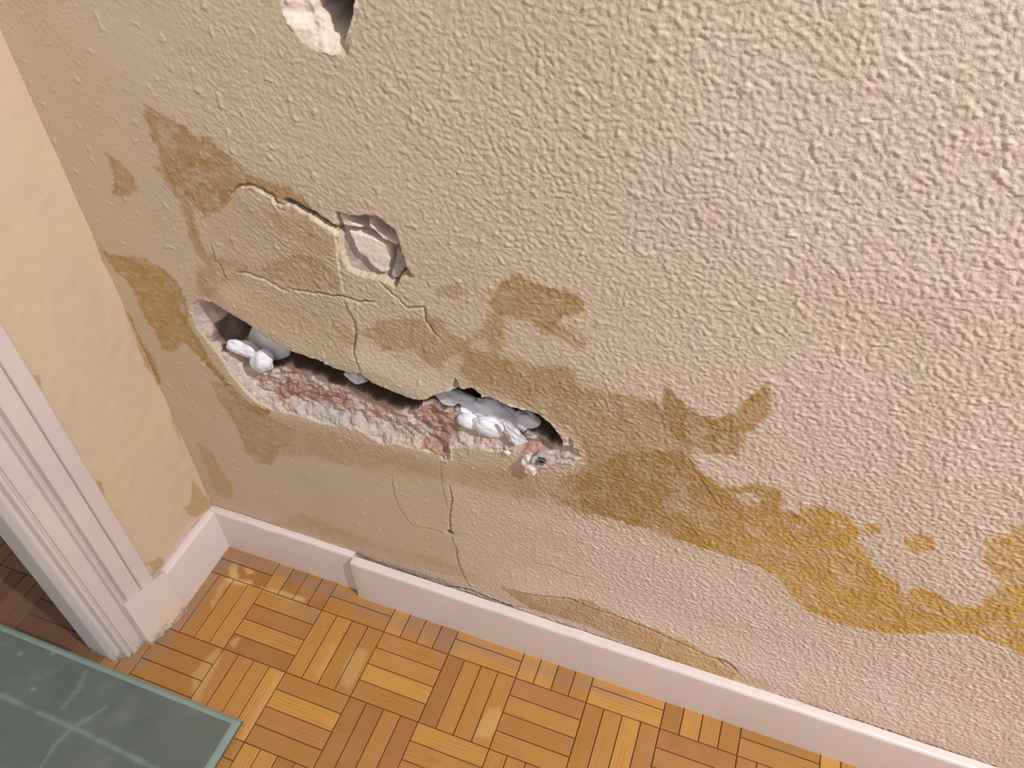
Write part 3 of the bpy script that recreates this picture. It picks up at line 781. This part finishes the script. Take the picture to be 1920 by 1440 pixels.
G1 = 'crumpled white paper stuffed into the wall slot'
wad('paper_wad', at(492,677,.012), (.0155,.013,.024), (.2,.5,.3), 'rolled white tissue standing upright in the left end of the slot', 'paper', G1, seed=1, crump=.12)
wad('paper_wad', at(457,653,.012), (.022,.010,.013), (.1,.3,.2), 'small crumpled white tissue lump at the far left of the slot', 'paper', G1, seed=2, crump=.18)
wad('paper_wad', at(508,648,.040), (.034,.013,.043), (.1,.45,0), 'big pale curved paper roll shaded behind the upright tissue', 'paper', G1, seed=9, crump=.08)
wad('paper_wad', at(668,706,.030), (.017,.010,.009), (.1,.2,0), 'small grey wad tucked under the plaster lip mid slot', 'paper', G1, seed=3, crump=.15)
wad('paper_wad', at(862,757,.034), (.040,.018,.024), (.1,.25,0), 'large smooth white wad under the notch in the plaster lip', 'paper', G1, seed=4, crump=.13)
wad('paper_wad', at(884,790,.016), (.019,.010,.012), (.3,.25,.3), 'bright folded white tissue lobe left of the bigger bright fold', 'paper', G1, seed=5, crump=.07)
wad('paper_wad', at(916,800,.014), (.022,.011,.017), (.3,.5,.2), 'bright folded white tissue hanging over the brick ledge', 'paper', G1, seed=6, crump=.10)
wad('paper_wad', at(935,776,.032), (.040,.016,.020), (.1,.35,0), 'shaded white wad under the plaster lip behind the hanging strip', 'paper', G1, seed=7, crump=.14)
wad('paper_wad', at(990,790,.028), (.018,.013,.017), (.1,.25,0), 'shaded white wad at the right end of the paper stuffing', 'paper', G1, seed=8, crump=.12)
sheet('paper_strip', at(945,790,.003), at(978,832,-.001), .019, .0015, 'narrow bright white paper strip sticking out over the ledge', 'paper', None, seed=3)

# plaster chunk with a screw hole
def chunk():
    root = bpy.data.objects.new('plaster_chunk', None); COL.objects.link(root)
    c = Vector(at(1003, 862, -.001)); root.location = c
    tag(root, 'white plaster chunk with a round plug hole hanging at the slot right end', 'plaster chunk')
    body = wad('chunk_body', (0, 0, 0), (.013,.007,.013), (0,.7,0), None, None, mat=M_CHUNK, seed=11, crump=.28)
    body.parent = root; body.location = (-.004, -.001, -.004)
    tip = wad('chunk_body', (-.004,-.004,-.015), (.0085,.006,.011), (0,.2,0), None, None, mat=M_CHUNK, seed=12, crump=.3); tip.parent = root
    # plug: hollow sleeve set in a smooth grey disc
    V = []; F = []; n = 32; rings = ((.0125,.006), (.0122,-.006), (.0108,-.0085), (.0062,-.0080), (.0048,-.0070), (.0040,-.004), (.0036,.004))
    for k, (r, y) in enumerate(rings):
        for i in range(n):
            a = i/n*2*math.pi; rr = r*(1+.55*mnoise.noise(Vector((math.cos(a)*1.3+4, math.sin(a)*1.3, k*.35))))
            V.append((rr*math.cos(a)*1.15, y+.003*mnoise.noise(Vector((math.cos(a)*2, math.sin(a)*2, 9))), rr*math.sin(a)*.85))
    for k in range(len(rings)-1):
        for i in range(n): F.append((k*n+i, k*n+(i+1) % n, (k+1)*n+(i+1) % n, (k+1)*n+i))
    o = pymesh('plaster_collar', V, F, mat_simple('grey_mortar_collar', 'b5aaa0', 'a0958c', 90), root, smooth=True)
    o.location = (.0085, .001, .0045); o.rotation_euler = (-.45, 0, .2); o['label'] = 'smooth grey collar round the plug hole'
    V = []; F = []
    for k, (r, y) in enumerate(((.0044,.003), (.0044,-.0078), (.0038,-.0084), (.0028,-.0080), (.0026,.002))):
        for i in range(n):
            a = i/n*2*math.pi; rr = r*(1+.5*mnoise.noise(Vector((math.cos(a)*2, math.sin(a)*2, 3)))); V.append((rr*math.cos(a)*1.5, y, rr*math.sin(a)*.8))
    for k in range(4):
        for i in range(n): F.append((k*n+i, k*n+(i+1) % n, (k+1)*n+(i+1) % n, (k+1)*n+i))
    F.append(tuple(4*n+i for i in range(n)))
    o = pymesh('wall_plug', V, F, mat_simple('dark_plug', '7a756f', '554f4a', 90), root, smooth=True)
    o.location = (.0085, -.001, .0045); o.rotation_euler = (-.45, 0, .2); o['label'] = 'dark hollow wall plug'
chunk()
wad('plaster_crumb', at(951,849,-.001), (.0045,.003,.0045), (0,.4,0), 'small cream plaster crumb on the ledge left of the plug hole', 'plaster', 'plaster crumbs on the ledge', mat=M_CHUNK, seed=15, crump=.3, sub=3)
